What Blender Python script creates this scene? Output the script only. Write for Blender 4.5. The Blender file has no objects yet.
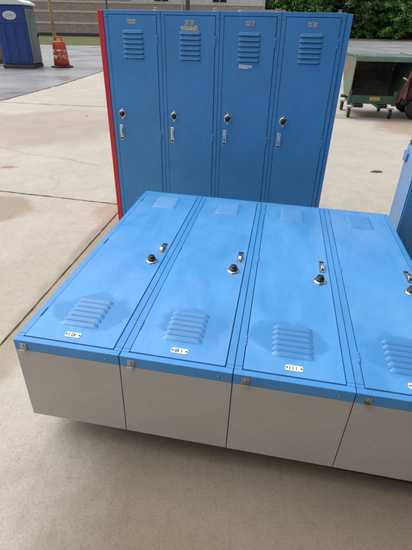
import bpy, bmesh, math, random
from mathutils import Vector, Matrix, noise
rnd = random.Random(7)
S = bpy.context.scene
COL = S.collection
R = math.radians

# ------------------------------------------------------------------ camera
cam_d = bpy.data.cameras.new('camera')
cam = bpy.data.objects.new('camera', cam_d)
COL.objects.link(cam)
PITCH, ROLL, CAMH = 0.5501, 0.0197, 1.4205
_r = Vector((1, 0, 0)); _f = Vector((0, math.cos(PITCH), -math.sin(PITCH))); _u = Vector((0, math.sin(PITCH), math.cos(PITCH)))
_r2 = _r * math.cos(ROLL) + _u * math.sin(ROLL)
_u2 = _u * math.cos(ROLL) - _r * math.sin(ROLL)
m = Matrix((( _r2.x, _u2.x, -_f.x, 0), (_r2.y, _u2.y, -_f.y, 0), (_r2.z, _u2.z, -_f.z, CAMH), (0, 0, 0, 1)))
cam.matrix_world = m
cam_d.sensor_fit = 'VERTICAL'; cam_d.sensor_height = 24.0
cam_d.lens = 24.0 * 402.39 / 550.0
cam_d.clip_end = 3000; cam_d.clip_start = 0.02
S.camera = cam

# ------------------------------------------------------------------ sky, sun, exposure
SUN_EL, SUN_AZ = R(58), R(-66)            # azimuth from +y towards +x
world = bpy.data.worlds.new('World'); S.world = world; world.use_nodes = True
wn = world.node_tree; wn.nodes.clear()
sky = wn.nodes.new('ShaderNodeTexSky'); sky.sky_type = 'NISHITA'; sky.sun_disc = False
sky.sun_elevation = SUN_EL; sky.sun_rotation = SUN_AZ; sky.dust_density = 6.0; sky.air_density = 1.0; sky.ozone_density = 1.0
hs = wn.nodes.new('ShaderNodeHueSaturation'); hs.inputs['Saturation'].default_value = 0.3   # cloud cover
bgn = wn.nodes.new('ShaderNodeBackground'); bgn.inputs['Strength'].default_value = 0.15
wo = wn.nodes.new('ShaderNodeOutputWorld')
wn.links.new(sky.outputs[0], hs.inputs['Color']); wn.links.new(hs.outputs[0], bgn.inputs['Color']); wn.links.new(bgn.outputs[0], wo.inputs[0])
sd = bpy.data.lights.new('sun', 'SUN'); sd.energy = 1.3; sd.angle = R(80); sd.color = (1.0, 0.97, 0.92)
sun = bpy.data.objects.new('sun', sd); COL.objects.link(sun)
_sd = Vector((math.sin(SUN_AZ) * math.cos(SUN_EL), math.cos(SUN_AZ) * math.cos(SUN_EL), math.sin(SUN_EL)))
sun.rotation_euler = _sd.to_track_quat('Z', 'Y').to_euler(); sun.location = (-8, 8, 12)
S.view_settings.view_transform = 'Standard'; S.view_settings.look = 'None'
S.view_settings.exposure = 0.20; S.view_settings.gamma = 1.0; S.view_settings.use_curve_mapping = False
S.render.engine = 'CYCLES'

# ------------------------------------------------------------------ material helpers
class NT:
    def __init__(self, name):
        self.m = bpy.data.materials.new(name); self.m.use_nodes = True
        self.t = self.m.node_tree; self.t.nodes.clear()
        self.out = self.t.nodes.new('ShaderNodeOutputMaterial')
        self.b = self.t.nodes.new('ShaderNodeBsdfPrincipled')
        self.t.links.new(self.b.outputs[0], self.out.inputs[0])
    def n(self, typ, **kw):
        x = self.t.nodes.new(typ)
        for k, v in kw.items():
            if hasattr(x, k): setattr(x, k, v)
            else: x.inputs[k].default_value = v
        return x
    def l(self, a, b): self.t.links.new(a, b)
    def coord(self, which='Object'):
        return self.n('ShaderNodeTexCoord').outputs[which]
    def pos(self): return self.n('ShaderNodeNewGeometry').outputs['Position']
    def noise(self, vec, scale, detail=4, rough=0.55, dist=0.0):
        x = self.n('ShaderNodeTexNoise'); x.inputs['Scale'].default_value = scale
        x.inputs['Detail'].default_value = detail; x.inputs['Roughness'].default_value = rough; x.inputs['Distortion'].default_value = dist
        self.l(vec, x.inputs['Vector']); return x.outputs['Fac']
    def mapv(self, vec, scale=(1, 1, 1), rot=(0, 0, 0), loc=(0, 0, 0)):
        x = self.n('ShaderNodeMapping'); x.inputs['Scale'].default_value = scale; x.inputs['Rotation'].default_value = rot; x.inputs['Location'].default_value = loc
        self.l(vec, x.inputs['Vector']); return x.outputs[0]
    def ramp(self, fac, stops, interp='LINEAR'):
        x = self.n('ShaderNodeValToRGB'); x.color_ramp.interpolation = interp
        e = x.color_ramp.elements
        while len(e) < len(stops): e.new(0.5)
        for i, (p, c) in enumerate(stops):
            e[i].position = p
            if not hasattr(c, '__len__'): c = (c, c, c)
            e[i].color = (*c, 1)
        self.l(fac, x.inputs[0]); return x.outputs[0]
    def mix(self, fac, a, b, blend='MIX'):
        x = self.n('ShaderNodeMix'); x.data_type = 'RGBA'; x.blend_type = blend
        for s, v in ((x.inputs[0], fac), (x.inputs[6], a), (x.inputs[7], b)):
            if hasattr(v, 'is_output'): self.l(v, s)
            elif hasattr(v, '__len__'): s.default_value = (*v, 1)[:4]
            else: s.default_value = v if s.type == 'VALUE' else (v, v, v, 1)
        return x.outputs[2]
    def math(self, op, a, b=0.0, c=0.0, clamp=False):
        x = self.n('ShaderNodeMath'); x.operation = op; x.use_clamp = clamp
        for s, v in zip(x.inputs, (a, b, c)):
            if hasattr(v, 'is_output'): self.l(v, s)
            else: s.default_value = v
        return x.outputs[0]
    def set(self, name, v):
        s = self.b.inputs[name]
        if hasattr(v, 'is_output'): self.l(v, s)
        elif hasattr(v, '__len__'): s.default_value = (*v, 1)[:4]
        else: s.default_value = v
    def bump(self, h, strength=0.2, dist=0.01):
        x = self.n('ShaderNodeBump'); x.inputs['Strength'].default_value = strength; x.inputs['Distance'].default_value = dist
        self.l(h, x.inputs['Height']); self.l(x.outputs[0], self.b.inputs['Normal'])
    def blob(self, vec, cx, cy, rx, ry, rot=0.0, warp=0.35, wscale=3.0, soft=0.25, wvec=None):
        """1 inside an irregular patch of the ground or a panel, 0 outside"""
        mp = self.n('ShaderNodeMapping'); mp.vector_type = 'TEXTURE'
        mp.inputs['Location'].default_value = (cx, cy, 0); mp.inputs['Rotation'].default_value = (0, 0, rot); mp.inputs['Scale'].default_value = (rx, ry, 1e6)
        self.l(vec, mp.inputs['Vector'])
        ln = self.n('ShaderNodeVectorMath'); ln.operation = 'LENGTH'; self.l(mp.outputs[0], ln.inputs[0])
        nz = self.noise(wvec or vec, wscale, 5, 0.6)
        d = self.math('ADD', ln.outputs['Value'], self.math('MULTIPLY', self.math('SUBTRACT', nz, 0.5), warp * 4))
        mr = self.n('ShaderNodeMapRange'); mr.interpolation_type = 'SMOOTHSTEP'
        self.l(d, mr.inputs['Value']); mr.inputs['From Min'].default_value = 1 - soft; mr.inputs['From Max'].default_value = 1 + soft
        mr.inputs['To Min'].default_value = 1; mr.inputs['To Max'].default_value = 0
        return mr.outputs[0]

def simple(name, col, rough=0.6, metal=0.0, var=0.15, scale=8.0, bump=0.0, spec=0.5):
    k = NT(name); v = k.coord()
    f = k.noise(v, scale, 5, 0.6)
    a = tuple(c * (1 - var) for c in col); b = tuple(min(1, c * (1 + var)) for c in col)
    k.set('Base Color', k.ramp(f, [(0.3, a), (0.7, b)])); k.set('Metallic', metal)
    k.set('Roughness', k.ramp(k.noise(v, scale * 2.3, 4), [(0.3, max(0, rough - .08)), (0.7, min(1, rough + .08))]))
    k.set('Specular IOR Level', spec)
    if bump: k.bump(k.noise(v, scale * 5, 4), bump, 0.004)
    return k.m

BLUE = (0.054, 0.262, 0.60)
def blue_paint(name, col=BLUE, sky_lit_wiped=False, rough=0.30):
    k = NT(name); v0 = k.coord()
    info = k.n('ShaderNodeObjectInfo'); vs_ = k.n('ShaderNodeVectorMath'); vs_.operation = 'MULTIPLY_ADD'     # every door gets its own wear
    k.l(info.outputs['Location'], vs_.inputs[0]); vs_.inputs[1].default_value = (7.3, 5.1, 3.7); k.l(v0, vs_.inputs[2])
    v = vs_.outputs[0]
    big = k.noise(v, 3.2, 5, 0.6, 0.4)
    c = k.ramp(big, [(0.3, tuple(x * 0.92 for x in col)), (0.7, tuple(min(1, x * 1.08) for x in col))])
    # fine chalky dust and little scuffs
    dust = k.ramp(k.noise(k.mapv(v, (6, 6, 1.5)), 7, 6, 0.7), [(0.52, 0.0), (0.75, 0.12)])
    c = k.mix(dust, c, (0.22, 0.40, 0.62))
    sc = k.ramp(k.noise(k.mapv(v, (40, 40, 6), (0.2, 0.4, 0.3)), 3, 3, 0.5), [(0.74, 0.0), (0.80, 0.25)])
    c = k.mix(sc, c, (0.16, 0.33, 0.6))
    ch = k.ramp(k.noise(v, 42, 3, 0.55), [(0.735, 0.0), (0.76, 0.75)])      # tiny chips
    c = k.mix(ch, c, (0.10, 0.115, 0.13))
    ln = k.math('MULTIPLY', k.ramp(k.noise(k.mapv(v, (90, 30, 2.2), (0.1, 0.35, 0.2)), 1.6, 2, 0.5), [(0.70, 0.0), (0.75, 0.22)]), k.ramp(k.noise(v, 4.5, 2), [(0.50, 0), (0.60, 1)]))
    c = k.mix(ln, c, (0.24, 0.44, 0.68))                                     # fine scratches
    rg = k.ramp(k.noise(v, 6, 6, 0.7, 0.5), [(0.3, rough - 0.08), (0.7, rough + 0.20)])
    if sky_lit_wiped:   # an irregular clear patch round each vent without the dust and painted sky reflection
        xz = k.n('ShaderNodeSeparateXYZ'); k.l(v0, xz.inputs[0])
        cb = k.n('ShaderNodeCombineXYZ'); k.l(xz.outputs['X'], cb.inputs['X']); k.l(xz.outputs['Z'], cb.inputs['Y'])
        p1 = k.blob(cb.outputs[0], 0.19, 1.505 - 0.19, 0.135, 0.115, 0.0, 0.62, 3.6, 0.13, v)
        p2 = k.blob(cb.outputs[0], 0.19, 1.505 - 1.33, 0.10, 0.10, 0.0, 0.25, 9, 0.12, v)
        pm = k.math('MAXIMUM', p1, k.math('MULTIPLY', p2, .45))
        hz = k.mix(k.ramp(k.noise(k.mapv(v, (4.2, 4.2, 1.4)), 1.6, 6, .62, .8), [(.34, .0), (.66, .42)]), c, (0.16, 0.42, 0.74))   # pale streaks painting sky reflection onto the face-up doors
        c = k.mix(pm, hz, tuple(x * 0.90 for x in col))
        drip = k.ramp(k.noise(k.mapv(v, (30, 1, 3)), 2.0, 4, .6), [(.60, 0), (.80, .07)])
        c = k.mix(drip, c, (0.25, 0.47, 0.75))
        rg = k.mix(pm, rg, 0.42)
    k.set('Base Color', c); k.set('Roughness', rg); k.set('Specular IOR Level', 0.45)
    k.bump(k.noise(v, 4.0, 2, 0.4), 0.17, 0.012)
    return k.m

M = {}
M['blue'] = blue_paint('blue_paint')
M['blue_sky_lit_wiped'] = blue_paint('blue_paint_sky_lit_wiped', sky_lit_wiped=True)
M['blue_ground_lit'] = blue_paint('ground_lit_blue_paint', (0.22, 0.38, 0.62), rough=0.5)  # blue greyed to paint reflected ground light on the cabinet's left side
M['red'] = simple('red_paint', (0.62, 0.022, 0.045), 0.4, 0, .12, 6)
M['slot'] = simple('dark_opening_shade', (0.01, 0.013, 0.02), 0.9)
M['chrome'] = simple('chrome', (0.62, 0.62, 0.62), 0.22, 1.0, .1, 30)
M['zinc'] = simple('zinc_steel', (0.45, 0.44, 0.42), 0.42, 1.0, .2, 30)
M['black'] = simple('black_plastic', (0.012, 0.012, 0.014), 0.35, 0, .2, 20)
M['plate'] = simple('white_enamel', (0.72, 0.71, 0.68), 0.35, 0, .08, 40)
M['old_plate'] = simple('tarnished_plate', (.46, .46, .46), .4, 0.2, .45, 90)
M['ink'] = simple('dark_lettering', (0.05, 0.05, 0.06), 0.5)
M['sticker'] = simple('torn_paper', (0.45, 0.42, 0.30), 0.8, 0, .35, 60)
M['white_sticker'] = simple('white_paper', (0.55, 0.6, 0.66), 0.7, 0, .3, 90)
M['wood'] = simple('weathered_wood', (0.22, 0.16, 0.10), 0.8, 0, .3, 12, .2)

def grey_top():
    k = NT('warm_grey_paint'); v = k.coord()
    c = k.ramp(k.noise(v, 4, 6, .6, .3), [(.3, (.410, .390, .366)), (.7, (.455, .434, .408))])
    sm = k.ramp(k.noise(k.mapv(v, (2, 9, 2)), 4, 5, .6), [(.55, 0), (.80, .22)])
    c = k.mix(sm, c, (.32, .285, .245))
    c = k.mix(k.ramp(k.noise(v, 38, 3, .6), [(.70, 0), (.75, .6)]), c, (.17, .12, .08))
    k.set('Base Color', c); k.set('Roughness', k.ramp(k.noise(v, 9, 4), [(.3, .28), (.7, .46)]))
    k.bump(k.noise(v, 3.2, 2, .4), .16, .012)
    return k.m
M['grey'] = grey_top()

def concrete():
    k = NT('concrete'); p = k.pos()
    big = k.noise(p, 0.45, 6, .6, .3); mid = k.noise(p, 2.2, 7, .65, .4); fine = k.noise(p, 26, 6, .7)
    c = k.ramp(big, [(.3, (.385, .362, .318)), (.7, (.475, .452, .402))])
    c = k.mix(k.ramp(mid, [(.42, 0), (.72, .55)]), c, (.36, .325, .27))
    c = k.mix(k.ramp(k.noise(p, 7, 7, .7), [(.48, 0), (.75, .35)]), c, (.56, .54, .50))
    # exposed sand and little pits
    vor = k.n('ShaderNodeTexVoronoi'); vor.inputs['Scale'].default_value = 85; k.l(p, vor.inputs['Vector'])
    peb = k.math('MULTIPLY', k.ramp(vor.outputs['Distance'], [(.10, 1), (.24, 0)]), k.ramp(k.noise(p, 9, 3), [(.48, 0), (.62, 1)]))
    c = k.mix(k.math('MULTIPLY', peb, .75), c, (.66, .64, .60))
    # long brushed streaks
    st = k.noise(k.mapv(p, (9, .5, 1), (0, 0, R(-35))), 2.0, 5, .6)
    c = k.mix(k.ramp(st, [(.5, 0), (.75, .22)]), c, (.40, .36, .30))
    wet = None
    def stain_shade(col, amt, *a, **kw):
        nonlocal c
        f = k.blob(p, *a, **kw)
        c = k.mix(k.math('MULTIPLY', f, amt), c, col)
        return f
    stain_shade((.335, .275, .255), .72, -2.75, 7.0, 1.35, 1.55, R(-30), warp=.25, wscale=.9, soft=.22)
    stain_shade((.42, .36, .30), .55, -1.55, 8.2, 1.2, .6, R(20), warp=.3, wscale=1.2, soft=.3)
    w1 = stain_shade((.265, .215, .150), .85, -1.98, 3.40, .45, .31, R(-20), warp=.22, wscale=2.6, soft=.14)
    w2 = stain_shade((.27, .205, .14), .80, -.885, 2.45, .115, 1.25, R(-7), warp=.40, wscale=3.2, soft=.25)
    stain_shade((.30, .23, .15), .55, -.80, 3.42, .22, .28, R(-7), warp=.4, wscale=3.2, soft=.3)
    stain_shade((.30, .22, .14), .60, 3.5, 7.4, .55, .75, R(-40), warp=.5, wscale=1.4, soft=.35)
    stain_shade((.26, .20, .13), .50, 3.05, 8.2, .7, .35, R(-10), warp=.5, wscale=1.4, soft=.35)
    stain_shade((.24, .13, .10), .70, -2.31, 4.64, .09, .05, R(10), warp=.5, wscale=9, soft=.5)
    stain_shade((.175, .142, .095), .90, .48, .68, .98, .60, R(-10), warp=.22, wscale=2.4, soft=.35)  # brown damp patch, deepened to paint in the foreground shade
    stain_shade((.27, .235, .18), .55, .1, 1.1, .62, .35, R(-8), warp=.3, wscale=3, soft=.4)  # browner patch below the near edge of the lying lockers
    stain_shade((.36, .32, .25), .45, -1.2, 2.2, .28, .5, R(-12), warp=.4, wscale=2.5, soft=.4)
    def grain(f, stops, tone): 
        nonlocal c
        c = k.mix(k.ramp(f, stops), c, tone, 'MULTIPLY')
    grain(fine, [(.32, .30), (.50, 0)], (.62, .59, .53))
    grain(k.noise(p, 110, 3, .7), [(.34, .36), (.46, 0)], (.50, .46, .40))
    grain(k.noise(p, 140, 3, .7), [(.52, 0), (.68, .36)], (1.5, 1.48, 1.42))
    k_st = k.noise(k.mapv(p, (14, 1.2, 1), (0, 0, R(-38))), 2.2, 5, .65)
    grain(k_st, [(.52, 0), (.72, .35)], (.78, .75, .68))
    # hairline cracks
    wv = k.n('ShaderNodeTexVoronoi'); wv.feature = 'DISTANCE_TO_EDGE'; wv.inputs['Scale'].default_value = .42
    warp = k.n('ShaderNodeVectorMath'); warp.operation = 'ADD'
    nzv = k.n('ShaderNodeTexNoise'); nzv.inputs['Scale'].default_value = 3.0; nzv.inputs['Detail'].default_value = 5; k.l(p, nzv.inputs['Vector'])
    sc = k.n('ShaderNodeVectorMath'); sc.operation = 'SCALE'; sc.inputs['Scale'].default_value = .35; k.l(nzv.outputs['Color'], sc.inputs[0])
    k.l(p, warp.inputs[0]); k.l(sc.outputs[0], warp.inputs[1]); k.l(warp.outputs[0], wv.inputs['Vector'])
    cr = k.math('MULTIPLY', k.ramp(wv.outputs['Distance'], [(.0015, 1), (.006, 0)]), k.ramp(k.noise(p, .9, 3), [(.56, 0), (.64, .35)]))
    c = k.mix(cr, c, (.20, .17, .13))
    k.set('Base Color', c)
    rg = k.ramp(mid, [(.3, .62), (.7, .8)])
    rg = k.mix(k.math('MAXIMUM', w1, w2), rg, .42)
    k.set('Roughness', rg); k.set('Specular IOR Level', .35)
    k.bump(k.math('ADD', fine, k.math('MULTIPLY', k.noise(p, 90, 4, .7), .6)), .5, .005)
    return k.m
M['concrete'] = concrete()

def asphalt():
    k = NT('wet_asphalt'); p = k.pos()
    big = k.noise(k.mapv(p, (.8, 1, 1)), .4, 6, .6, .5)
    c = k.ramp(big, [(.35, (.19, .197, .21)), (.65, (.29, .295, .305))])
    c = k.mix(k.ramp(k.noise(p, 30, 4, .7), [(.5, 0), (.7, .4)]), c, (.25, .245, .24))
    k.set('Base Color', c)
    k.set('Roughness', k.ramp(k.noise(k.mapv(p, (.7, 1, 1)), .5, 5, .6, .6), [(.38, .22), (.62, .55)]))
    k.bump(k.noise(p, 45, 4, .7), .12, .004)
    return k.m
M['asphalt'] = asphalt()

def ground_mat(name, cols, scale=.8):
    k = NT(name); p = k.pos()
    f = k.math('ADD', k.math('MULTIPLY', k.noise(p, scale * .25, 5, .6), .6), k.math('MULTIPLY', k.noise(p, scale * 4, 6, .7), .4))
    k.set('Base Color', k.ramp(f, [(.36, cols[0]), (.5, cols[1]), (.64, cols[2])])); k.set('Roughness', .95); k.set('Specular IOR Level', .2)
    k.bump(k.noise(p, 14, 5, .7), .6, .05)
    return k.m
M['grass'] = ground_mat('short_grass', ((.055, .085, .022), (.10, .12, .035), (.19, .145, .075)))
M['earth'] = ground_mat('bare_earth', ((.07, .08, .03), (.13, .11, .06), (.20, .15, .09)))
M['grime'] = simple('joint_grime', (.045, .038, .028), .9, 0, .4, 20)

def brick():
    k = NT('brick'); v = k.coord()
    mp = k.mapv(v, (1, 1, 1), (R(90), 0, 0))
    b = k.n('ShaderNodeTexBrick'); b.inputs['Scale'].default_value = 1.0
    b.inputs['Brick Width'].default_value = .42; b.inputs['Row Height'].default_value = .16; b.inputs['Mortar Size'].default_value = .016
    b.inputs['Color1'].default_value = (.33, .22, .20, 1); b.inputs['Color2'].default_value = (.47, .35, .32, 1); b.inputs['Mortar'].default_value = (.55, .52, .49, 1)
    k.l(mp, b.inputs['Vector'])
    c = k.mix(k.ramp(k.noise(v, 2.5, 5, .7), [(.4, 0), (.75, .6)]), b.outputs['Color'], (.38, .30, .28))
    k.set('Base Color', c); k.set('Roughness', .85)
    return k.m
M['brick'] = brick()
M['stone'] = simple('pale_stone', (.66, .63, .58), .8, 0, .12, 2)
M['pale_panel'] = simple('pale_panel', (.66, .65, .62), .7, 0, .1, 1.5)
M['plinth'] = simple('dark_plinth', (.07, .07, .075), .8)
M['glass_dark'] = simple('dark_glass', (.02, .024, .03), .08, 0, .2, 1)
M['frame_white'] = simple('white_frame', (.6, .6, .58), .5)

def leaf_mat(name, a, b, c_):
    k = NT(name)
    at = k.n('ShaderNodeAttribute'); at.attribute_name = 'tone'
    c = k.ramp(at.outputs['Fac'], [(0.0, a), (.55, b), (1.0, c_)])
    k.set('Base Color', c); k.set('Roughness', .6); k.set('Specular IOR Level', .3)
    tr = k.n('ShaderNodeBsdfTranslucent'); k.l(c, tr.inputs['Color'])
    mx = k.n('ShaderNodeMixShader'); mx.inputs[0].default_value = .3
    k.l(k.b.outputs[0], mx.inputs[1]); k.l(tr.outputs[0], mx.inputs[2]); k.l(mx.outputs[0], k.out.inputs[0])
    return k.m
M['leaf_dark'] = leaf_mat('dark_leaves', (.045, .092, .045), (.105, .19, .08), (.19, .31, .13))
M['leaf_light'] = leaf_mat('light_leaves', (.07, .15, .035), (.15, .31, .07), (.24, .42, .11))
M['bark'] = simple('bark', (.06, .048, .038), .9, 0, .3, 6, .4)

# ------------------------------------------------------------------ mesh helpers
class MB:
    """collects shapes into one mesh; each shape picks a material slot"""
    def __init__(self): self.bm = bmesh.new(); self.mats = []
    def slot(self, m):
        if m not in self.mats: self.mats.append(m)
        return self.mats.index(m)
    def _merge(self, t, m, smooth=False, mat=None):
        if mat is not None: bmesh.ops.transform(t, matrix=mat, verts=t.verts)
        s = self.slot(m)
        vm = [self.bm.verts.new(v.co) for v in t.verts]
        t.verts.index_update()
        for f in t.faces:
            try: nf = self.bm.faces.new([vm[v.index] for v in f.verts])
            except ValueError: continue
            nf.material_index = s; nf.smooth = smooth
        t.free()
    def box(self, x0, x1, y0, y1, z0, z1, m, bev=0.0, mat=None, seg=1):
        t = bmesh.new()
        bmesh.ops.create_cube(t, size=1.0)
        for v in t.verts:
            v.co = Vector(((x0 + x1) / 2 + v.co.x * (x1 - x0), (y0 + y1) / 2 + v.co.y * (y1 - y0), (z0 + z1) / 2 + v.co.z * (z1 - z0)))
        if bev: bmesh.ops.bevel(t, geom=t.edges[:], offset=bev, segments=seg, affect='EDGES', profile=.6)
        self._merge(t, m, False, mat)
        return self
    def tube(self, pts, rad, m, n=12, cap=True, smooth=True):
        if not hasattr(rad, '__len__'): rad = [rad] * len(pts)
        t = bmesh.new(); rings = []
        pts = [Vector(p) for p in pts]
        for i, p in enumerate(pts):
            d = (pts[min(i + 1, len(pts) - 1)] - pts[max(i - 1, 0)]).normalized()
            a = d.orthogonal().normalized() if i == 0 else (a - d * a.dot(d)).normalized()
            b = d.cross(a)
            rings.append([t.verts.new(p + (a * math.cos(q) + b * math.sin(q)) * rad[i]) for q in [2 * math.pi * j / n for j in range(n)]])
        for r0, r1 in zip(rings, rings[1:]):
            for j in range(n): t.faces.new((r0[j], r0[(j + 1) % n], r1[(j + 1) % n], r1[j]))
        if cap: t.faces.new(rings[0][::-1]); t.faces.new(rings[-1])
        self._merge(t, m, smooth); return self
    def lathe(self, prof, m, n=24, mat=None, smooth=True):
        """prof = (radius, height) about z"""
        t = bmesh.new(); rings = []
        for r_, z in prof:
            rings.append([t.verts.new((r_ * math.cos(2 * math.pi * j / n), r_ * math.sin(2 * math.pi * j / n), z)) for j in range(n)])
        for r0, r1 in zip(rings, rings[1:]):
            for j in range(n): t.faces.new((r0[j], r0[(j + 1) % n], r1[(j + 1) % n], r1[j]))
        t.faces.new(rings[0][::-1]); t.faces.new(rings[-1])
        self._merge(t, m, smooth, mat); return self
    def prism(self, poly, axis, a, b, m, mat=None, bev=0.0):
        """extrude a 2d polygon along axis ('x': poly is (y,z); 'y': (x,z); 'z': (x,y))"""
        t = bmesh.new()
        def P(q, w): return {'x': (w, q[0], q[1]), 'y': (q[0], w, q[1]), 'z': (q[0], q[1], w)}[axis]
        v0 = [t.verts.new(P(q, a)) for q in poly]; v1 = [t.verts.new(P(q, b)) for q in poly]
        n = len(poly)
        t.faces.new(v0[::-1]); t.faces.new(v1)
        for i in range(n): t.faces.new((v0[i], v0[(i + 1) % n], v1[(i + 1) % n], v1[i]))
        bmesh.ops.recalc_face_normals(t, faces=t.faces[:])
        if bev: bmesh.ops.bevel(t, geom=t.edges[:], offset=bev, segments=1, affect='EDGES')
        self._merge(t, m, False, mat); return self
    def mesh(self, name):
        me = bpy.data.meshes.new(name); bmesh.ops.recalc_face_normals(self.bm, faces=self.bm.faces[:])
        self.bm.to_mesh(me); self.bm.free()
        for x in self.mats: me.materials.append(x)
        return me
    def build(self, name, parent=None, loc=(0, 0, 0)):
        return link(name, self.mesh(name), parent, loc)
def link(name, me, parent=None, loc=(0, 0, 0)):
    o = bpy.data.objects.new(name, me); COL.objects.link(o); o.parent = parent; o.location = loc
    return o
def thing(name, label, cat, loc=(0, 0, 0), rotz=0.0, group=None):
    o = bpy.data.objects.new(name, None); COL.objects.link(o); o.empty_display_size = .2
    o.location = loc; o.rotation_euler = (0, 0, rotz)
    return tag(o, label, cat, group)
def tag(o, label, cat, group=None):
    o['label'] = label; o['category'] = cat
    if group: o['group'] = group
    return o
def structure(o): o['kind'] = 'structure'; return o
def dup(o, parent=None):
    c = o.copy(); COL.objects.link(c); c.parent = parent
    for ch in o.children: dup(ch, c)
    return c

# ------------------------------------------------------------------ the ground
def sheet(name, poly, z, m):
    me = bpy.data.meshes.new(name); me.from_pydata([(x, y, z) for x, y in poly], [], [list(range(len(poly)))]); me.materials.append(m)
    return structure(link(name, me))
sheet('ground', [(-900, -300), (900, -300), (900, 1500), (-900, 1500)], -.012, M['earth'])
sheet('asphalt_lot', [(-120, -8), (-4.2, -8), (120, -8), (120, 82.5), (6, 82.5), (-3.5, 60), (-9, 39.6), (-60, 38.6), (-120, 38.6)], -.008, M['asphalt'])
sheet('grass_verge', [(-80, 38.0), (-9.2, 39.3), (-3.6, 60.2), (5.9, 82.2), (5.9, 90), (-80, 90)], -.004, M['grass'])
edge = [(-5.2, -8), (-4.9, 4), (-4.54, 9.37), (-4.18, 12.3), (-4.0, 15.9), (-3.85, 20), (-3.7, 26.5)]
def wobble(pts, step, amp):
    out = []
    for (a, b) in zip(pts, pts[1:]):
        n = max(1, int(math.hypot(b[0] - a[0], b[1] - a[1]) / step))
        for i in range(n):
            t = i / n; out.append((a[0] + (b[0] - a[0]) * t + rnd.uniform(-amp, amp), a[1] + (b[1] - a[1]) * t + rnd.uniform(-amp, amp)))
    out.append(pts[-1]); return out
we = wobble(edge, .35, .02)
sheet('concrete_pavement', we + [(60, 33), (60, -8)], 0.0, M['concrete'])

def joint(name, pts, w, step=.06, amp=.004, z=.004):
    pts = wobble(pts, step, amp); vs = []; fs = []
    for i, p in enumerate(pts):
        a = pts[max(0, i - 1)]; b = pts[min(len(pts) - 1, i + 1)]
        d = Vector((b[0] - a[0], b[1] - a[1])).normalized(); n = Vector((-d.y, d.x)); ww = w * rnd.uniform(.55, 1.35) / 2
        vs += [(p[0] + n.x * ww, p[1] + n.y * ww, z), (p[0] - n.x * ww, p[1] - n.y * ww, z)]
        if i: fs.append((2 * i - 2, 2 * i - 1, 2 * i + 1, 2 * i))
    me = bpy.data.meshes.new(name); me.from_pydata(vs, [], fs); me.materials.append(M['grime'])
    return structure(link(name, me))
joint('pavement_joint', [(-4.85, 4.5), (-2.07, 3.84), (-.89, 3.56), (.6, 3.2), (2.0, 2.88)], .011, .05, .003)
joint('pavement_joint', [(-1.35, -.6), (-1.06, 1.58), (-.80, 3.35), (-.45, 5.9), (-.1, 8.55)], .008, .05, .0015)
joint('pavement_joint', [(-4.5, 9.2), (-2.09, 8.87), (3.4, 8.0), (8, 7.2)], .016, .12, .008)
joint('pavement_joint', [(-3.95, 16.6), (4, 15.3), (14, 13.6)], .03, .2, .01)
joint('pavement_joint', [(4.6, 1.5), (5.6, 8), (6.6, 14)], .02, .12, .008)
joint('asphalt_edge', edge[1:6], .05, .12, .02)
joint('pavement_crack', [(-2.83, 5.53), (-2.34, 5.2), (-1.86, 5.06), (-1.29, 4.75)], .003, .05, .02)

# ------------------------------------------------------------------ lockers
LW, LH, LD = .381, 1.512, .377        # one locker: width, height, depth
D0, D1, DT, DB = .028, .353, .026, 1.487   # door edges inside a locker, from its left side and from its top
def frame_mesh():
    b = MB(); m = M['blue']; g = .0014; FD = .042
    z = lambda v: LH - v
    e = .002     # clearance of the door opening
    b.box(g, LW - g, 0, FD, z(DT - e), z(0), m, .0012)                       # top rail
    b.box(g, LW - g, 0, FD, z(LH), z(DB + e), m, .0012)                      # bottom rail
    for x0, x1 in ((g, D0 - e), (D1 + e, LW - g)):
        b.box(x0, x1, 0, FD, z(.0385), z(DT - e + .0002), m)
        b.box(x0, x1, 0, FD, z(DB + e - .0002), z(.0400), m)
    return b.mesh('face_frame')
def carcass_mesh():
    b = MB(); g = .0016; s = .0015
    FD = .0425
    b.box(g, LW - g, FD, LD, LH - .0012, LH - .0006, M['grey'])              # top sheet
    b.box(g, LW - g, FD, LD, .0006, .0012, M['grey'])
    b.box(g, g + s, FD, LD, .0016, LH - .0016, M['grey'])
    b.box(LW - g - s, LW - g, FD, LD, .0016, LH - .0016, M['grey'])
    b.box(g + s + .0002, LW - g - s - .0002, LD - s, LD, .0016, LH - .0016, M['grey'])
    b.box(g + s + .0002, LW - g - s - .0002, FD - .012, FD - .010, .004, LH - .004, M['slot'])   # dark inside seen through the door gap
    b.box(-.0013, .0013, .030, LD - .02, .003, LH - .003, M['slot'])          # dark gap to the neighbour
    return b.mesh('carcass')
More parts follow.
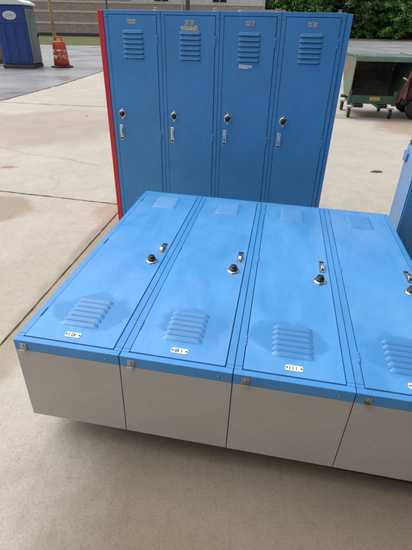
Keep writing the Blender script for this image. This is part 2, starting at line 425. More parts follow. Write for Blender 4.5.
def door_mesh(mname):
    b = MB(); m = M[mname]; z = lambda v: LH - v
    b.box(D0 + .001, D1 - .001, -.0022, .0170, z(DB - .001), z(DT + .001), m, .0016, seg=2)
    yb = -.0022
    def louvre(v0, flip):
        # a pressed hood: flush at its top, standing proud at its lower lip, open below
        u0, u1, hv, hp = .1225, .2635, .0190, .0078
        t = bmesh.new(); nu, nv = 14, 6; grid = []
        for i in range(nu + 1):
            s = i / nu; u = u0 + (u1 - u0) * s
            endf = min(1.0, min(s, 1 - s) / .06); endf = math.sin(endf * math.pi / 2)
            row = []
            for j in range(nv + 1):
                q = j / nv
                h = hp * endf * q ** .6
                vv = v0 + hv * q * (1 if q < 1 else 1)
                row.append(t.verts.new((u, yb - h - .0002, z(vv))))
            row.append(t.verts.new((u, yb + .0004, z(v0 + hv - .0035))))
            grid.append(row)
        for i in range(nu):
            for j in range(nv):
                t.faces.new((grid[i][j], grid[i + 1][j], grid[i + 1][j + 1], grid[i][j + 1]))
        b._merge(t, m, True)
        t = bmesh.new()
        for i in range(nu):
            a = [t.verts.new(grid_co) for grid_co in LIP(u0, u1, hv, hp, v0, i, nu, z, yb)]
            t.faces.new(a)
        b._merge(t, M['slot'], False)
        b.box(u0 + .004, u1 - .004, yb - .0004, yb + .0006, z(v0 + hv + .0042), z(v0 + hv - .001), M['slot'])  # black strip paints the shade in the slot under the lip
    def LIP(u0, u1, hv, hp, v0, i, nu, z, yb):
        res = []
        def f(i):
            s = i / nu; endf = math.sin(min(1.0, min(s, 1 - s) / .06) * math.pi / 2)
            u = u0 + (u1 - u0) * s
            return Vector((u, yb - hp * endf - .0002, z(v0 + hv))), Vector((u, yb - .0004, z(v0 + hv - .002)))
        a0, b0 = f(i); a1, b1 = f(i + 1)
        return (a0, a1, b1, b0)
    for k in range(6): louvre(.1085 + k * .0288, False)
    for k in range(6): louvre(1.2490 + k * .0288, False)
    return b.mesh('door')
def lock_mesh():
    b = MB(); rot = Matrix.Rotation(R(90), 4, 'X')       # lathe axis -> -y
    T = Matrix.Translation((0, 0, 0)) @ rot
    b.lathe([(.0275, 0), (.0275, .0022), (.024, .0050), (.0195, .0062)], M['chrome'], 28, T)
    b.box(-.0055, .0055, -.004, 0, .024, .034, M['chrome'], .001)
    b.box(-.0055, .0055, -.004, 0, -.036, -.024, M['chrome'], .001)
    b.lathe([(.0188, .0060), (.0188, .0150), (.0172, .0170), (.0150, .0172), (.0142, .0265), (.0125, .0280), (.004, .0282)], M['black'], 24, T)
    for q in range(10):
        a = q * math.pi / 5
        b.box(.0182, .0193, -.0150, -.0085, -.0005, .0005, M['plate'], 0, Matrix.Rotation(a, 4, 'Y'))
    return b.mesh('combination_lock')
def handle_mesh():
    b = MB()
    b.box(-.0125, .0125, -.0025, 0, -.053, .053, M['chrome'], .0012)
    b.prism([(0, .030), (-.012, .034), (-.019, .022), (-.017, -.002), (-.010, -.020), (0, -.026)], 'x', -.0075, .0075, M['chrome'], None, .0015)
    b.box(-.0090, .0090, -.0045, -.002, -.046, -.034, M['black'], .0008)
    b.lathe([(.004, 0), (.004, .0015), (.001, .002)], M['zinc'], 10, Matrix.Translation((0, -.0025, .046)) @ Matrix.Rotation(R(90), 4, 'X'))
    return b.mesh('door_handle')
SEG = {'1': 'bc', '2': 'abged', '3': 'abgcd', '4': 'fgbc', '5': 'afgcd', '6': 'afgedc', '7': 'abc', '8': 'abcdefg', '9': 'abcdfg', '0': 'abcdef'}
def digits(b, txt, cx, cz, h, m, y):
    w = h * .52; st = h * .16; gap = h * .26
    x = cx - (len(txt) * w + (len(txt) - 1) * gap) / 2
    for ch in txt:
        for s in SEG[ch]:
            if s in 'agd':
                zc = {'a': h / 2, 'g': 0, 'd': -h / 2}[s]
                b.box(x, x + w, y - .0006, y, cz + zc - st / 2, cz + zc + st / 2, m)
            else:
                xc = x + (w if s in 'bc' else 0); z0, z1 = (0, h / 2) if s in 'bf' else (-h / 2, 0)
                b.box(xc - st / 2, xc + st / 2, y - .0007, y, cz + z0, cz + z1, m)
        x += w + gap
def plate_mesh(txt, pm='plate'):
    b = MB(); w, h = .0285, .0125
    pts = [(-w + .004, -h), (w - .004, -h), (w, -h + .005), (w, h - .005), (w - .004, h), (-w + .004, h), (-w, h - .005), (-w, -h + .005)]
    b.prism(pts, 'y', -.0016, 0, M[pm])
    for s in (-1, 1):
        b.lathe([(.0032, 0), (.0032, .0010), (.001, .0016)], M['ink'], 10, Matrix.Translation((s * .0235, -.0016, 0)) @ Matrix.Rotation(R(90), 4, 'X'))
    digits(b, txt, 0, 0, .0135, M['ink'], -.0016)
    return b.mesh('number_plate')
def hinge_mesh():
    b = MB()
    for k in range(3): b.tube([(0, -.003, -.024 + k * .0165), (0, -.003, -.0085 + k * .0165)], .0036, M['blue'], 10)
    b.tube([(0, -.003, -.027), (0, -.003, .029)], .0018, M['zinc'], 8)
    return b.mesh('hinge')
def clip_mesh():
    # small bent steel tab on the front of the top edge; origin at the top front edge of the bank
    b = MB(); m = M['zinc']
    b.box(-.0125, .0125, .010, .040, .0002, .0022, m, .0006)
    b.box(-.0105, .0105, .037, .0395, .0022, .014, m, .0006)
    b.box(-.0105, .0105, .029, .0395, .0140, .0160, m, .0006)
    b.lathe([(.004, 0), (.004, .0018), (.0015, .0028)], M['zinc'], 10, Matrix.Translation((0, .020, .0022)))
    return b.mesh('top_clip')
def screw_mesh():
    b = MB(); b.lathe([(.0042, 0), (.0042, .001), (.002, .002)], M['zinc'], 10); return b.mesh('screw')

ME = dict(frame=frame_mesh(), carcass=carcass_mesh(), lock=lock_mesh(), handle=handle_mesh(), hinge=hinge_mesh(), clip=clip_mesh(), screw=screw_mesh())
DOORS = {'blue': door_mesh('blue'), 'blue_sky_lit_wiped': door_mesh('blue_sky_lit_wiped')}
def make_bank(label, door_kind, numbers, count=4, pm='plate'):
    t = thing('locker_bank', label, 'lockers')
    for i in range(count):
        x = i * LW
        link('face_frame', ME['frame'], t, (x, 0, 0)); link('carcass', ME['carcass'], t, (x, 0, 0))
        d = link('door', DOORS[door_kind], t, (x, 0, 0))
        link('combination_lock', ME['lock'], d, (.0755, -.0022, LH - .627))
        link('door_handle', ME['handle'], d, (.0580, -.0022, LH - .757))
        link('number_plate', plate_mesh(numbers[i], pm), d, (.1895, -.0022, LH - .0625))
        for v in (.165, .765, 1.345): link('hinge', ME['hinge'], d, (D1 + .0015, 0, LH - v))
        link('top_clip', ME['clip'], t, (x + .343 + rnd.uniform(-.006, .004), 0, LH))
        link('screw', ME['screw'], t, (x + .046, .024, LH))
    return t
def place(t, X, Y, Z, o):
    t.matrix_world = Matrix(((X.x, Y.x, Z.x, o.x), (X.y, Y.y, Z.y, o.y), (X.z, Y.z, Z.z, o.z), (0, 0, 0, 1)))

# the bank that stands upright behind
st = make_bank('upright bank of four blue metal lockers with a red strip down its left side', 'blue', ['111', '181', '118', '101'], pm='old_plate')
a = -.1538; X = Vector((math.cos(a), math.sin(a), 0)); Y = Vector((-math.sin(a), math.cos(a), 0))
place(st, X, Y, Vector((0, 0, 1)), Vector((-.6978, 3.0872, 0)))
b = MB(); b.box(-.040, -.003, .002, LD, .002, LH - .002, M['red'], .0015); pr = b.build('side_panel', st); pr['label'] = 'red painted side strip'
b = MB(); b.prism([(4 * LW + .002, LH - .003), (4 * LW + .036, LH - .006), (4 * LW + .026, .01), (4 * LW + .002, .01)], 'y', .004, LD, M['blue'], None, .001); b.build('side_panel', st)
d2 = [c for c in st.children if c.name.startswith('door')]
# a torn sticker over the second door's vent, a strip of tape on the third
def ragged(name, pts, m, parent, y=-.0035, t=.0006):
    b = MB(); b.prism(pts, 'y', y - t, y, m); return b.build(name, parent)
s = ragged('sticker', [(.133, LH - .105), (.131, LH - .083), (.140, LH - .080), (.150, LH - .084), (.157, LH - .072), (.172, LH - .078), (.183, LH - .083), (.198, LH - .077), (.214, LH - .084), (.226, LH - .074), (.240, LH - .081), (.246, LH - .098), (.243, LH - .1075)], M['sticker'], d2[1]); s['label'] = 'torn beige sticker remnant'
s = ragged('tape_label', [(.134, LH - .310), (.133, LH - .287), (.215, LH - .292), (.224, LH - .300), (.214, LH - .308), (.198, LH - .306), (.19, LH - .315)], M['white_sticker'], d2[2]); s['label'] = 'smudged white paper strip'
# a bent bracket low on the first door's frame
# the bank that lies on its back, doors up, its grey tops towards the camera
ly = make_bank('bank of four blue lockers lying on its back, doors up and grey tops forward', 'blue_sky_lit_wiped', ['181', '111', '118', '101'])
yaw, tp, tr = -.1684, .0009, -.0182
ex = Vector((math.cos(yaw), math.sin(yaw), tr)).normalized(); ey = Vector((-math.sin(yaw), math.cos(yaw), tp))
ey = (ey - ex * ey.dot(ex)).normalized(); ez = ex.cross(ey)
A = Vector((-.659, 1.0542, .5004))                      # near left top corner
place(ly, -ex, -ez, -ey, A + ex * (4 * LW) + ey * LH)
# added timber it rests on, coloured dark to paint the contact shade
def on_lying(u, v, w): return A + ex * u + ey * v + ez * w
M['shade_wood'] = simple('shade_dark_wood', (.045, .034, .024), .75, 0, .35, 12, .2)
for v0, u0, dr_ in ((.092, .30, -R(1.7)), (1.25, .05, 0.0)):
    b = MB(); n_ = 1.49 - u0; hz_ = lambda u: .5004 - LD + tr * u - .004
    b.prism([(0, 0), (n_, 0), (n_, hz_(u0 + n_)), (0, hz_(u0))], 'y', 0, .09, M['shade_wood'], None, .003)
    p = on_lying(u0, v0, 0)
    o = b.build('timber', None, (p.x, p.y, 0)); o.rotation_euler = (0, 0, yaw + dr_)  # added bearer, dark as contact shade
    tag(o, 'added timber bearer, coloured dark as shade, under the %s of the lying lockers' % ('near grey end' if v0 < 1 else 'far end'), 'timber', 'added shade timbers under the lying lockers')

# the half-height cabinet at the right edge
hc = thing('metal_cabinet', 'low blue metal cabinet with a bent tab, beyond the right end of the lying lockers', 'cabinet', (0, 0, 0))
ca = -.258; CX = Vector((math.cos(ca), math.sin(ca), 0)); CY = Vector((-math.sin(ca), math.cos(ca), 0)); CH = .825; CD = .34
bl = Vector((1.262, 2.611, 0)); place(hc, CX, CY, Vector((0, 0, 1)), bl - CY * CD)
b = MB(); b.box(0, .003, 0, CD, .03, CH, M['blue_ground_lit'], .001); b.box(.0035, .76, .0, CD, CH - .004, CH, M['blue'], .001)
b.box(.0035, .76, CD - .004, CD, .03, CH - .0045, M['blue']); b.box(.757, .76, 0, CD - .0045, .03, CH - .0045, M['blue']); b.box(.0035, .7565, .02, .022, .03, CH - .006, M['slot'])
b.build('body', hc)
for k in range(2):
    b = MB(); b.box(.006 + k * .375, .378 + k * .375, -.016, .004, .04, CH - .016, M['blue'], .002, seg=2); d = b.build('door', hc)
    b = MB(); b.box(.33 + k * .375, .35 + k * .375, -.030, -.0165, .40, .50, M['chrome'], .003); b.build('door_handle', d)
b = MB(); b.prism([(CD - .10, CH - .045), (CD - .05, CH - .030), (CD + .004, CH - .042), (CD - .004, CH - .070), (CD + .002, CH - .105), (CD - .03, CH - .100), (CD - .06, CH - .085), (CD - .09, CH - .095)], 'x', -.012, -.001, M['blue'], None, .001)
o = b.build('bent_tab', hc); o['label'] = 'bent torn metal tab'
b = MB(); b.box(.004, .10, CD - .075, CD - .004, CH + .0005, CH + .026, M['black'], .006, seg=2); b.build('corner_cap', hc)
for x, y in ((.03, .03), (.73, .03), (.03, CD - .03), (.73, CD - .03)):
    b = MB(); b.tube([(x, y, 0), (x, y, .0295)], .018, M['black'], 12); b.build('foot', hc)

# ------------------------------------------------------------------ green tipping hopper on castors
M['green'] = simple('worn_green_paint', (.04, .09, .066), .5, 0, .3, 5)
M['pale_green'] = simple('faded_green_paint', (.13, .20, .17), .45, 0, .25, 6)
M['lid'] = simple('weathered_green_lid', (.10, .15, .135), .35, 0, .6, 2.5)
M['rusty'] = simple('rusty_red_steel', (.16, .035, .022), .7, 0, .4, 9)
M['yellow'] = simple('yellow_label', (.6, .5, .04), .5, 0, .1, 30)
M['hop_in'] = simple('rusted_dark_inside', (.16, .15, .12), .8, 0, .5, 3)
def rust_green():
    k = NT('rust_patched_green'); v = k.coord()
    f = k.ramp(k.noise(v, 3.4, 6, .65), [(.50, 0), (.60, 1)])
    k.set('Base Color', k.mix(f, (.12, .165, .13), (.20, .10, .04))); k.set('Roughness', .7); return k.m
M['rust_green'] = rust_green()
hp = thing('tipping_hopper', 'green steel tipping hopper on castors with an open dark front', 'hopper', (3.17, 8.20, 0), R(-7))
SP = [(-.02, .36), (.62, .33), (1.15, .75), (1.22, 1.03), (-.06, 1.03)]    # side profile (y,z)
HW = .53
for sx in (-1, 1):
    b = MB(); x0 = sx * HW; b.prism(SP, 'x', min(x0, x0 + sx * .012), max(x0, x0 + sx * .012), M['rust_green'] if sx < 0 else M['green'], None if sx < 0 else Matrix(((1, 0, .32, -.33), (0, 1, 0, 0), (0, 0, 1, 0), (0, 0, 0, 1))))
    for yy in ((.22, .62) if sx > 5 else ()):
        b.box(min(x0 + sx * .0125, x0 + sx * .05), max(x0 + sx * .0125, x0 + sx * .05), yy, yy + .05, .40, 1.0, M['pale_green'], .003)
    b.build('side_wall', hp)
b = MB()
for (y0, z0), (y1, z1) in zip(SP[0:], SP[1:4]):
    d = Vector((y1 - y0, z1 - z0)).normalized(); n = Vector((-d.y, d.x)) * .012
    b.prism([(y0, z0), (y1, z1), (y1 + n.x, z1 + n.y), (y0 + n.x, z0 + n.y)], 'x', -HW + .001, HW - .001, M['hop_in'])
for v in b.bm.verts:
    if v.co.x > 0: v.co.x = .196 + .32 * v.co.z
b.build('trough', hp)
b = MB(); b.box(-HW - .03, HW + .03, -.08, 1.24, 1.032, 1.05, M['lid'], .004)
for x in (-HW - .03, HW): b.box(x, x + .03, -.08, 1.24, 1.0502, 1.068, M['pale_green'], .004)
b.build('lid', hp)
b = MB(); b.box(-HW - .03, HW + .03, -.105, -.082, .965, 1.045, M['pale_green'], .004); b.build('top_rim', hp)
b = MB(); b.box(-.509, .249, -.06, -.022, .26, .40, M['green'], .004); b.box(-.56, -.51, -.07, -.0, .23, .48, M['green'], .004); b.box(.25, .31, -.07, 0, .23, .48, M['green'], .004)
cb = b.build('cross_beam', hp)
b = MB(); b.box(-.17, .01, -.064, -.0605, .32, .375, M['yellow'])
for k in range(3): b.box(-.155, -.005, -.0652, -.0642, .328 + k * .015, .333 + k * .015, M['ink'])
b.build('warning_label', cb)
for sx in (-1, 1):
    b = MB(); b.box(sx * .22 - .22, sx * .22 - .04, -.05, 1.0, .185, .245, M['green'], .004); b.box(sx * .22 - .20, sx * .22 - .06, -.0515, -.045, .198, .232, M['slot']); b.build('fork_pocket', hp)
for y_ in (.02, .80):
    b = MB(); b.box(-.55, .34, y_, y_ + .08, .247, .300, M['green'], .003); b.build('base_rail', hp)
for x, y in ((-.50, .0), (.26, .0), (-.50, .85), (.26, .85)):
    c = MB().box(x - .05, x + .05, y - .05, y + .05, .168, .184, M['zinc'], .002)
    for s_ in (-1, 1): c.box(x + s_ * .03 - .004, x + s_ * .03 + .004, y - .025, y + .03, .06, .1675, M['zinc'], .001)
    co = c.build('castor', hp)
    MB().lathe([(.03, -.022), (.075, -.022), (.080, -.014), (.080, .014), (.075, .022), (.03, .022)], M['black'], 20, Matrix.Translation((x, y, .080)) @ Matrix.Rotation(R(90), 4, 'Y')).build('wheel', co)
b = MB(); b.tube([(.50, -.13, 1.0), (.32, -.12, .30)], .028, M['rusty'], 10); b.tube([(.41, -.14, .68), (.32, -.09, .72)], .018, M['zinc'], 8); b.build('latch_bar', hp)
# machine that stands at the right of the hopper, mostly out of the frame
M['maroon'] = simple('maroon_paint', (.11, .018, .025), .4, 0, .25, 5)
mm = thing('yard_machine', 'dark red wheeled machine parked beside the green hopper at the photo edge', 'machine', (4.12, 8.55, 0), R(-10))
b = MB(); b.prism([(-.35, .30), (.9, .30), (.9, .62), (.55, .82), (-.2, .86), (-.35, .70)], 'y', -.35, .35, M['maroon'], None, .03); b.build('body', mm)
b = MB(); b.box(-.42, .95, -.40, -.355, .24, .32, M['black'], .006); b.box(-.42, .95, .355, .40, .24, .32, M['black'], .006); b.build('chassis', mm)
for x, y in ((-.15, -.46), (.65, -.46), (-.15, .46), (.65, .46)):
    o = MB().lathe([(.08, -.05), (.17, -.05), (.19, -.03), (.19, .03), (.17, .05), (.08, .05)], M['black'], 24, Matrix.Translation((x, y, .19)) @ Matrix.Rotation(R(90), 4, 'X')).build('wheel', mm)
    MB().lathe([(.078, -.045), (.078, .045)], M['zinc'], 16, Matrix.Translation((x, y, .19)) @ Matrix.Rotation(R(90), 4, 'X')).build('rim', o)
b = MB(); b.tube([(-.35, 0, .6), (-.62, 0, .85), (-.70, .0, .95)], .018, M['black'], 10); b.build('push_handle', mm)

# ------------------------------------------------------------------ portable toilets
M['porta_blue'] = simple('blue_plastic', (.014, .060, .25), .45, 0, .12, 3)
M['porta_grey'] = simple('grey_green_plastic', (.19, .235, .235), .55, 0, .15, 3)
M['porta_roof'] = simple('white_plastic', (.72, .74, .76), .5, 0, .06, 3)
M['porta_red'] = simple('salmon_plastic', (.40, .13, .09), .5, 0, .15, 3)
def portable_toilet(label, loc, rz, side, front, sticker):
    t = thing('portable_toilet', label, 'toilet', loc, rz, 'portable toilets by the asphalt lot')
    W_, D_, H_ = 1.10, 1.15, 2.02
    b = MB(); b.box(-W_ / 2 - .02, W_ / 2 + .02, -.02, D_ + .02, .0, .12, M['plinth'], .015); b.build('skid_base', t)
    b = MB()
    b.box(-W_ / 2, W_ / 2, .03, D_, .121, H_, side, .03)
    for k in range(3):                                       # ribs of the wall that faces the camera
        b.box(-W_ / 2 + .08 + k * .35, -W_ / 2 + .30 + k * .35, .008, .032, .22, 1.38, side, .008)
    b.box(-W_ / 2 + .03, W_ / 2 - .03, .004, .032, 1.46, 1.52, side, .008)
    b.build('wall', t)
    b = MB(); b.box(W_ / 2 + .002, W_ / 2 + .028, .10, D_ - .06, .16, 1.92, front, .008)
    b.box(W_ / 2 + .0285, W_ / 2 + .04, .30, D_ - .26, .22, 1.50, front, .004)
    for k in range(5): b.box(W_ / 2 + .0285, W_ / 2 + .042, .20, D_ - .16, 1.62 + k * .05, 1.64 + k * .05, front, .003)
    dr = b.build('door', t)
    b = MB(); b.box(W_ / 2 + .043, W_ / 2 + .07, D_ - .20, D_ - .15, 1.0, 1.14, M['black'], .008); b.build('handle', dr)
    b = MB(); b.prism([(-.64, H_ + .002), (.64, H_ + .002), (.62, H_ + .07), (.40, H_ + .17), (-.40, H_ + .17), (-.62, H_ + .07)], 'y', -.06, D_ + .06, M['porta_roof'], None, .02); b.build('roof', t)
    b = MB(); b.tube([(-.35, D_ - .2, H_ + .12), (-.35, D_ - .2, H_ + .55)], .05, M['black'], 12); b.build('vent_pipe', t)
    if sticker:
        b = MB(); n = 28
        b.prism([(.02 + .24 * math.cos(2 * math.pi * i / n), 1.70 + .135 * math.sin(2 * math.pi * i / n)) for i in range(n)], 'y', .022, .0275, M['plate'])
        for z_, w_, h_ in ((1.76, .11, .008), (1.705, .17, .022), (1.645, .16, .018)):
            b.box(.02 - w_, .02 + w_, .0205, .0222, z_ - h_ / 2, z_ + h_ / 2, M['letter'])
        b.build('oval_sign', t)
    return t
def letters():
    k = NT('small_blue_lettering'); v = k.coord()
    f = k.noise(k.mapv(v, (70, 1, 12)), 1.0, 1, .5)
    k.set('Base Color', k.ramp(f, [(.46, (.06, .10, .22)), (.54, (.55, .6, .66))])); k.set('Roughness', .5); return k.m
M['letter'] = letters()
portable_toilet('dark blue portable toilet with a white oval sign and white roof', (-7.27, 17.10, 0), R(2), M['porta_blue'], M['porta_grey'], True)
portable_toilet('salmon red portable toilet cut off by the left edge of the photo', (-9.25, 19.2, 0), R(2), M['porta_red'], M['porta_grey'], False)

# ------------------------------------------------------------------ traffic drum and poles
M['orange'] = simple('orange_plastic', (.62, .075, .018), .45, 0, .12, 6)
def drum_stripe():
    k = NT('scuffed_reflective_band'); v = k.coord()
    f = k.ramp(k.noise(v, 7, 5, .65), [(.47, 0), (.54, 1)])
    k.set('Base Color', k.mix(f, (.62, .075, .018), (.72, .70, .68))); k.set('Roughness', .4); return k.m
M['band'] = drum_stripe()
dr = thing('traffic_drum', 'orange plastic traffic drum with worn white bands on a black base', 'traffic drum', (-5.92, 18.05, 0), R(10))
b = MB(); b.lathe([(.42, 0), (.42, .035), (.33, .06), (.30, .062)], M['black'], 24); b.build('rubber_base', dr)
b = MB(); b.lathe([(.300, .0625), (.285, .25), (.285, .26), (.272, .44), (.272, .45), (.258, .64), (.258, .65), (.24, .86), (.20, .90), (.05, .905)], M['orange'], 32); bd = b.build('drum_body', dr)
for z0, z1, r0, r1 in ((.27, .43, .2875, .2755), (.46, .62, .2745, .2625)):
    b = MB(); b.lathe([(r0 - .002, z0), (r0 + .001, z0), (r1 + .001, z1), (r1 - .002, z1)], M['band'], 32); b.build('reflective_band', bd)
b = MB(); b.tube([(-.13, 0, .895), (-.12, 0, 1.0), (-.06, 0, 1.04), (.06, 0, 1.04), (.12, 0, 1.0), (.13, 0, .895)], .028, M['orange'], 10); b.build('handle', dr)
M['tan'] = simple('tan_timber', (.42, .27, .13), .7, 0, .2, 5)
b = MB(); b.tube([(0, 0, -.01), (0, 0, 4.2)], [.075, .06], M['tan'], 12)
tag(b.build('timber_post', None, (-6.56, 19.6, 0)), 'slim tan timber pole rising behind the orange drum', 'pole')
def lamp_post(label, loc, r_, sq):
    t = thing('lamp_post', label, 'lamp post', loc)
    b = MB()
    if sq: b.box(-r_, r_, -r_, r_, .35, 6.5, M['plinth'], .02)
    else: b.tube([(0, 0, .3), (0, 0, 6.5)], [r_, r_ * .8], M['plinth'], 12)
    b.build('post', t)
    b = MB(); b.tube([(0, 0, -.01), (0, 0, .3)], r_ * 1.9, M['stone'], 16); b.build('footing', t)
    b = MB(); b.box(-.12, .12, -.6, .1, 6.5, 6.62, M['plinth'], .02); b.build('lamp_head', t)
lamp_post('thin dark lamp post behind the left end of the upright lockers', (-6.5, 30, 0), .055, False)
lamp_post('thick dark square lamp post behind the middle of the upright lockers', (-1.46, 30, 0), .13, True)

# ------------------------------------------------------------------ dark car behind the upright lockers
M['car'] = simple('dark_car_paint', (.014, .016, .022), .2, 0, .2, 2)
M['rim'] = simple('alloy', (.4, .4, .42), .3, 1.0)
car = thing('parked_car', 'dark parked car, only its roof showing above the upright lockers', 'car', (1.42, 13.0, 0), R(-2))
def loft(secs, m):
    """secs: list of (y, [(x,z)...]) cross sections joined lengthwise"""
    b = MB(); t = bmesh.new(); rows = [[t.verts.new((x, y, z)) for x, z in pts] for y, pts in secs]
    n = len(rows[0])
    for r0, r1 in zip(rows, rows[1:]):
        for j in range(n): t.faces.new((r0[j], r0[(j + 1) % n], r1[(j + 1) % n], r1[j]))
    t.faces.new(rows[0][::-1]); t.faces.new(rows[-1]); b._merge(t, m, False); return b
def sec(w0, w1, z0, z1): return [(-w0, z0), (w0, z0), (w0, z0 + (z1 - z0) * .55), (w1, z1 - .03), (w1 - .05, z1), (-w1 + .05, z1), (-w1, z1 - .03), (-w0, z0 + (z1 - z0) * .55)]
loft([(0, sec(.86, .84, .45, .95)), (.08, sec(.93, .90, .28, 1.08)), (2.6, sec(.95, .92, .26, 1.10)), (4.3, sec(.93, .86, .28, 1.02)), (4.6, sec(.82, .74, .40, .85))], M['car']).build('body', car)
loft([(.06, [(-.84, 1.09), (.84, 1.09), (.80, 1.3), (.70, 1.66), (.62, 1.70), (-.62, 1.70), (-.70, 1.66), (-.80, 1.3)]),
      (.35, [(-.86, 1.10), (.86, 1.10), (.80, 1.4), (.70, 1.84), (.62, 1.885), (-.62, 1.885), (-.70, 1.84), (-.80, 1.4)]),
      (2.3, [(-.86, 1.10), (.86, 1.10), (.80, 1.4), (.68, 1.82), (.60, 1.87), (-.60, 1.87), (-.68, 1.82), (-.80, 1.4)]),
      (3.2, [(-.84, 1.09), (.84, 1.09), (.80, 1.11), (.70, 1.13), (.6, 1.14), (-.6, 1.14), (-.70, 1.13), (-.80, 1.11)])], M['car']).build('cabin', car)
b = MB(); b.prism([(-.66, 1.22), (.66, 1.22), (.58, 1.62), (-.58, 1.62)], 'y', -.012, -.004, M['glass_dark'], Matrix.Translation((0, .045, 0))); b.build('rear_window', car)
for sx in (-1, 1):
    b = MB(); b.box(sx * .5 - .015, sx * .5 + .015, .5, 2.2, 1.905, 1.925, M['zinc'], .004)
    for yy in (.5, 2.14): b.box(sx * .5 - .015, sx * .5 + .015, yy, yy + .06, 1.872, 1.906, M['zinc'])
    b.build('roof_rail', car)
    b = MB(); b.box(sx * .80 - .07, sx * .80 + .07, -.012, .05, .80, .98, M['red'], .01); b.build('tail_light', car)
    for yy in (.85, 3.65):
        w = MB().lathe([(.16, -.10), (.32, -.10), (.345, -.07), (.345, .07), (.32, .10), (.16, .10)], M['black'], 24, Matrix.Translation((sx * .86, yy, .345)) @ Matrix.Rotation(R(90), 4, 'Y')).build('wheel', car)
        MB().lathe([(.158, -.09), (.158, .09)], M['rim'], 18, Matrix.Translation((sx * .86, yy, .345)) @ Matrix.Rotation(R(90), 4, 'Y')).build('rim', w)

# ------------------------------------------------------------------ long brick building far behind
bd = thing('brick_building', 'long low brick building with pale stone courses across the far side of the lot', 'building', (0, 74, 0))
BX0, BX1, BH, BDp = -70.0, 8.2, 8.4, 16.0
b = MB(); b.box(BX0, BX1, 0, BDp, .42, BH, M['brick']); b.build('wall', bd)
b = MB(); b.box(BX0 - .05, BX1 + .05, -.06, BDp + .05, -.05, .418, M['plinth']); b.build('plinth', bd)
for z0 in (1.62, 3.14, 4.42):
    b = MB(); b.box(BX0, BX1 + .03, -.05, -.002, z0, z0 + .26, M['stone'], .01); b.build('stone_course', bd)
b = MB(); b.box(-12.2, BX1, -.04, -.002, 4.685, 7.6, M['pale_panel']); b.build('cladding_panel', bd)
b = MB(); b.box(BX0 - .3, BX1 + .3, -.35, BDp + .3, BH + .002, BH + .35, M['stone'], .03); b.build('roof', bd)
for cx in (-40, -32, -24, -7.6, 1.25):
    w0 = 1.08
    b = MB(); zb = 4.80 if cx > -12 else 5.4
    b.box(cx - w0 - .08, cx + w0 + .08, -.085, -.043, zb - .08, zb, M['frame_white']); b.box(cx - w0 - .08, cx + w0 + .08, -.085, -.043, zb + 1.7, zb + 1.78, M['frame_white'])
    for x_ in (cx - w0 - .04, cx, cx + w0 + .04): b.box(x_ - .05, x_ + .05, -.083, -.043, zb + .001, zb + 1.699, M['frame_white'])
    o = b.build('window', bd)
    b = MB()
    for s in (-1, 1): b.box(cx + s * (w0 / 2) - w0 / 2 + .052, cx + s * (w0 / 2) + w0 / 2 - .052, -.062, -.050, zb + .002, zb + 1.698, M['glass_dark'])
    b.build('pane', o)
for x in (-4.5, 8.05):
    b = MB(); b.box(x - .07, x + .07, -.20, -.06, .2, BH - .2, M['frame_white'], .01); b.build('downspout', bd)

# ------------------------------------------------------------------ added unseen building behind the camera, shaped to shade the foreground
M['shade_wall_tan'] = simple('shade_tan_block_wall', (.16, .14, .115), .85, 0, .12, 2, .2)
wb = thing('shade_building', 'added unseen tan building with an overhanging roof to shade the foreground, behind the camera', 'building', (.50, -.42, 0), R(-9))
b = MB(); b.box(0, 14, -9, 0, -.02, 2.75, M['shade_wall_tan']); b.build('wall', wb)
b = MB(); b.box(-.3, 14.3, -9.3, 1.75, 2.752, 2.95, M['plinth'], .02); b.build('roof', wb)
for x0 in (.8, 5.0, 9.2):
    b = MB(); b.box(x0, x0 + 3.2, .002, .04, 0.0, 2.5, M['plinth'], .01)
    for k in range(7): b.box(x0 + .05, x0 + 3.15, .041, .055, .06 + k * .31, .33 + k * .31, M['car'], .008)
    b.build('shade_building_roller_door', wb)

# ------------------------------------------------------------------ trees at the far edge of the lot
def crown_mesh(name, seed, h, rad, nclump, nleaf, leaf, mat):
    r = random.Random(seed); vs = []; fs = []; tone = []
    for c in range(nclump):
        z = h * (.02 + .98 * r.random() ** .9); prof = math.sin(min(1, .35 + z / h * .75) * math.pi * .86) ** .7
        a = r.uniform(0, 2 * math.pi); rr = rad * prof * (r.random() ** .45)
        cx, cy, cz = rr * math.cos(a), rr * math.sin(a), z
        cr = r.uniform(.45, 1.05); ct = r.uniform(0, .75)
        for k in range(nleaf):
            d = Vector((r.gauss(0, 1), r.gauss(0, 1), r.gauss(0, .6)))
            p = Vector((cx, cy, cz)) + d * cr * .5
            if p.z < .05: continue
            n = (d.normalized() + Vector((0, 0, .9)) + Vector((r.uniform(-.7, .7), r.uniform(-.7, .7), r.uniform(-.5, .5)))).normalized()
            t1 = n.orthogonal().normalized(); t1.rotate(Matrix.Rotation(r.uniform(0, 6.28), 3, n)); t2 = n.cross(t1)
            s = leaf * r.uniform(.6, 1.3); i = len(vs)
            vs += [p - t1 * s, p + t2 * s * .55, p + t1 * s, p - t2 * s * .55]; fs.append((i, i + 1, i + 2, i + 3))
            tone.append(min(1, max(0, ct + r.uniform(-.12, .3))))
    me = bpy.data.meshes.new(name); me.from_pydata(vs, [], fs); me.materials.append(mat)
    at = me.attributes.new('tone', 'FLOAT', 'FACE'); at.data.foreach_set('value', tone)
    return me
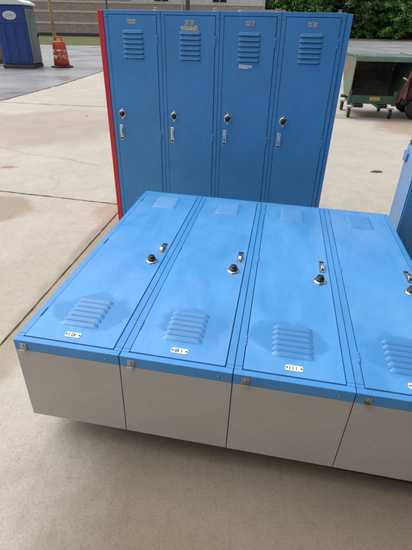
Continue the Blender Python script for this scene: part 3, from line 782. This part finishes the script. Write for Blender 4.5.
def trunk_mesh(seed, h):
    r = random.Random(seed); b = MB()
    b.tube([(0, 0, -.1), (r.uniform(-.1, .1), 0, h * .3), (r.uniform(-.2, .2), r.uniform(-.2, .2), h * .65), (r.uniform(-.3, .3), 0, h * .95)], [.26, .2, .13, .03], M['bark'], 10)
    for k in range(9):
        z = h * r.uniform(.15, .8); a = r.uniform(0, 6.28); L = r.uniform(1.2, 3.0)
        b.tube([(0, 0, z), (math.cos(a) * L * .5, math.sin(a) * L * .5, z + L * .3), (math.cos(a) * L, math.sin(a) * L, z + L * .45)], [.09, .05, .015], M['bark'], 6)
    return b.mesh('trunk')
DK = [crown_mesh('crown', 11 + i, 11.0, 4.0, 230, 60, .20, M['leaf_dark']) for i in range(3)]
LT = [crown_mesh('crown', 31 + i, 9.5, 3.4, 150, 60, .19, M['leaf_light']) for i in range(2)]
TK = [trunk_mesh(51 + i, 10.0) for i in range(3)]
r2 = random.Random(5)
def tree(x, y, light, s):
    lab = ('bright green leafy tree in front of the dark trees across the lot' if light else 'dense dark green tree in the row across the far side of the lot')
    t = thing('light_tree' if light else 'dark_tree', lab, 'tree', (x, y, .25), r2.uniform(0, 6.28), 'bright trees at the edge of the lot' if light else 'dark trees at the edge of the lot')
    t.scale = (s, s, s * r2.uniform(.92, 1.1))
    link('trunk', r2.choice(TK), t); link('crown', r2.choice(LT if light else DK), t)
for i in range(13): tree(11 + i * 3.9 + r2.uniform(-.8, .8), 91 + r2.uniform(-2, 2), False, r2.uniform(.95, 1.2))
for i in range(9): tree(13 + i * 5.6 + r2.uniform(-1, 1), 99 + r2.uniform(-2, 2), False, r2.uniform(1.15, 1.4))
for x, y, s in ((33.5, 86.5, .95), (38.5, 87.5, 1.0), (18.6, 87, .9), (13.4, 88.5, 1.0), (27.5, 88.3, .62)): tree(x, y, True, s)
# low grassy bank at their feet and scrub behind them
v_ = [(x, y, z) for x in [6 + i * 4 for i in range(20)] for y, z in ((82.3, -.006), (84.5, .22), (88, .30), (112, .35))]
f_ = [(i * 4 + j, i * 4 + 4 + j, i * 4 + 5 + j, i * 4 + 1 + j) for i in range(19) for j in range(3)]
me = bpy.data.meshes.new('grass_bank'); me.from_pydata(v_, [], f_); me.materials.append(M['earth']); structure(link('grass_bank', me))
def scrub():
    r = random.Random(77); vs = []; fs = []; tone = []
    for c in range(900):
        x = r.uniform(8, 66); y = r.uniform(101, 108); z = r.uniform(.2, 9.5); ct = r.uniform(0, .4)
        for k in range(26):
            p = Vector((x + r.gauss(0, .8), y + r.gauss(0, .6), max(.2, z + r.gauss(0, .6)))); n = Vector((r.gauss(0, 1), -1, r.gauss(0, 1))).normalized()
            t1 = n.orthogonal().normalized(); t2 = n.cross(t1); s = r.uniform(.25, .5); i = len(vs)
            vs += [p - t1 * s, p + t2 * s * .6, p + t1 * s, p - t2 * s * .6]; fs.append((i, i + 1, i + 2, i + 3)); tone.append(ct)
    me = bpy.data.meshes.new('far_woods'); me.from_pydata(vs, [], fs); me.materials.append(M['leaf_dark'])
    at = me.attributes.new('tone', 'FLOAT', 'FACE'); at.data.foreach_set('value', tone)
    o = link('far_woods', me); o['kind'] = 'stuff'; o['label'] = 'dense dark woods behind the row of trees'; o['category'] = 'woods'
scrub()

# ------------------------------------------------------------------ small things lying on the concrete
M['dead_leaf'] = simple('dead_leaf', (.15, .085, .05), .8, 0, .3, 40)
def dead_leaf(loc, s, rz, label):
    n = 12; vs = []; fs = []
    for i in range(n + 1):
        t = i / n; w = math.sin(t * math.pi) ** .7 * .34 * (1 + .25 * math.sin(t * 19)); z = .03 * math.sin(t * 3.1)
        vs += [((t - .5) * s, -w * s * .5, .006 + s * (z + .04 * w)), ((t - .5) * s, 0, .006 + s * z * .6), ((t - .5) * s, w * s * .5, .006 + s * (z + .06 * w))]
        if i: k = 3 * i; fs += [(k - 3, k, k + 1, k - 2), (k - 2, k + 1, k + 2, k - 1)]
    me = bpy.data.meshes.new('dead_leaf'); me.from_pydata(vs, [], fs); me.materials.append(M['dead_leaf'])
    o = link('dead_leaf', me, None, loc); o.rotation_euler = (0, 0, rz); m_ = o.modifiers.new('thick', 'SOLIDIFY'); m_.thickness = .001
    return tag(o, label, 'leaf')
dead_leaf((2.0, 4.73, 0), .16, .1, 'brown dead leaf on the concrete right of the upright lockers')
dead_leaf((-2.26, 7.86, 0), .06, .8, 'tiny dark leaf on the pinkish stained concrete at left')
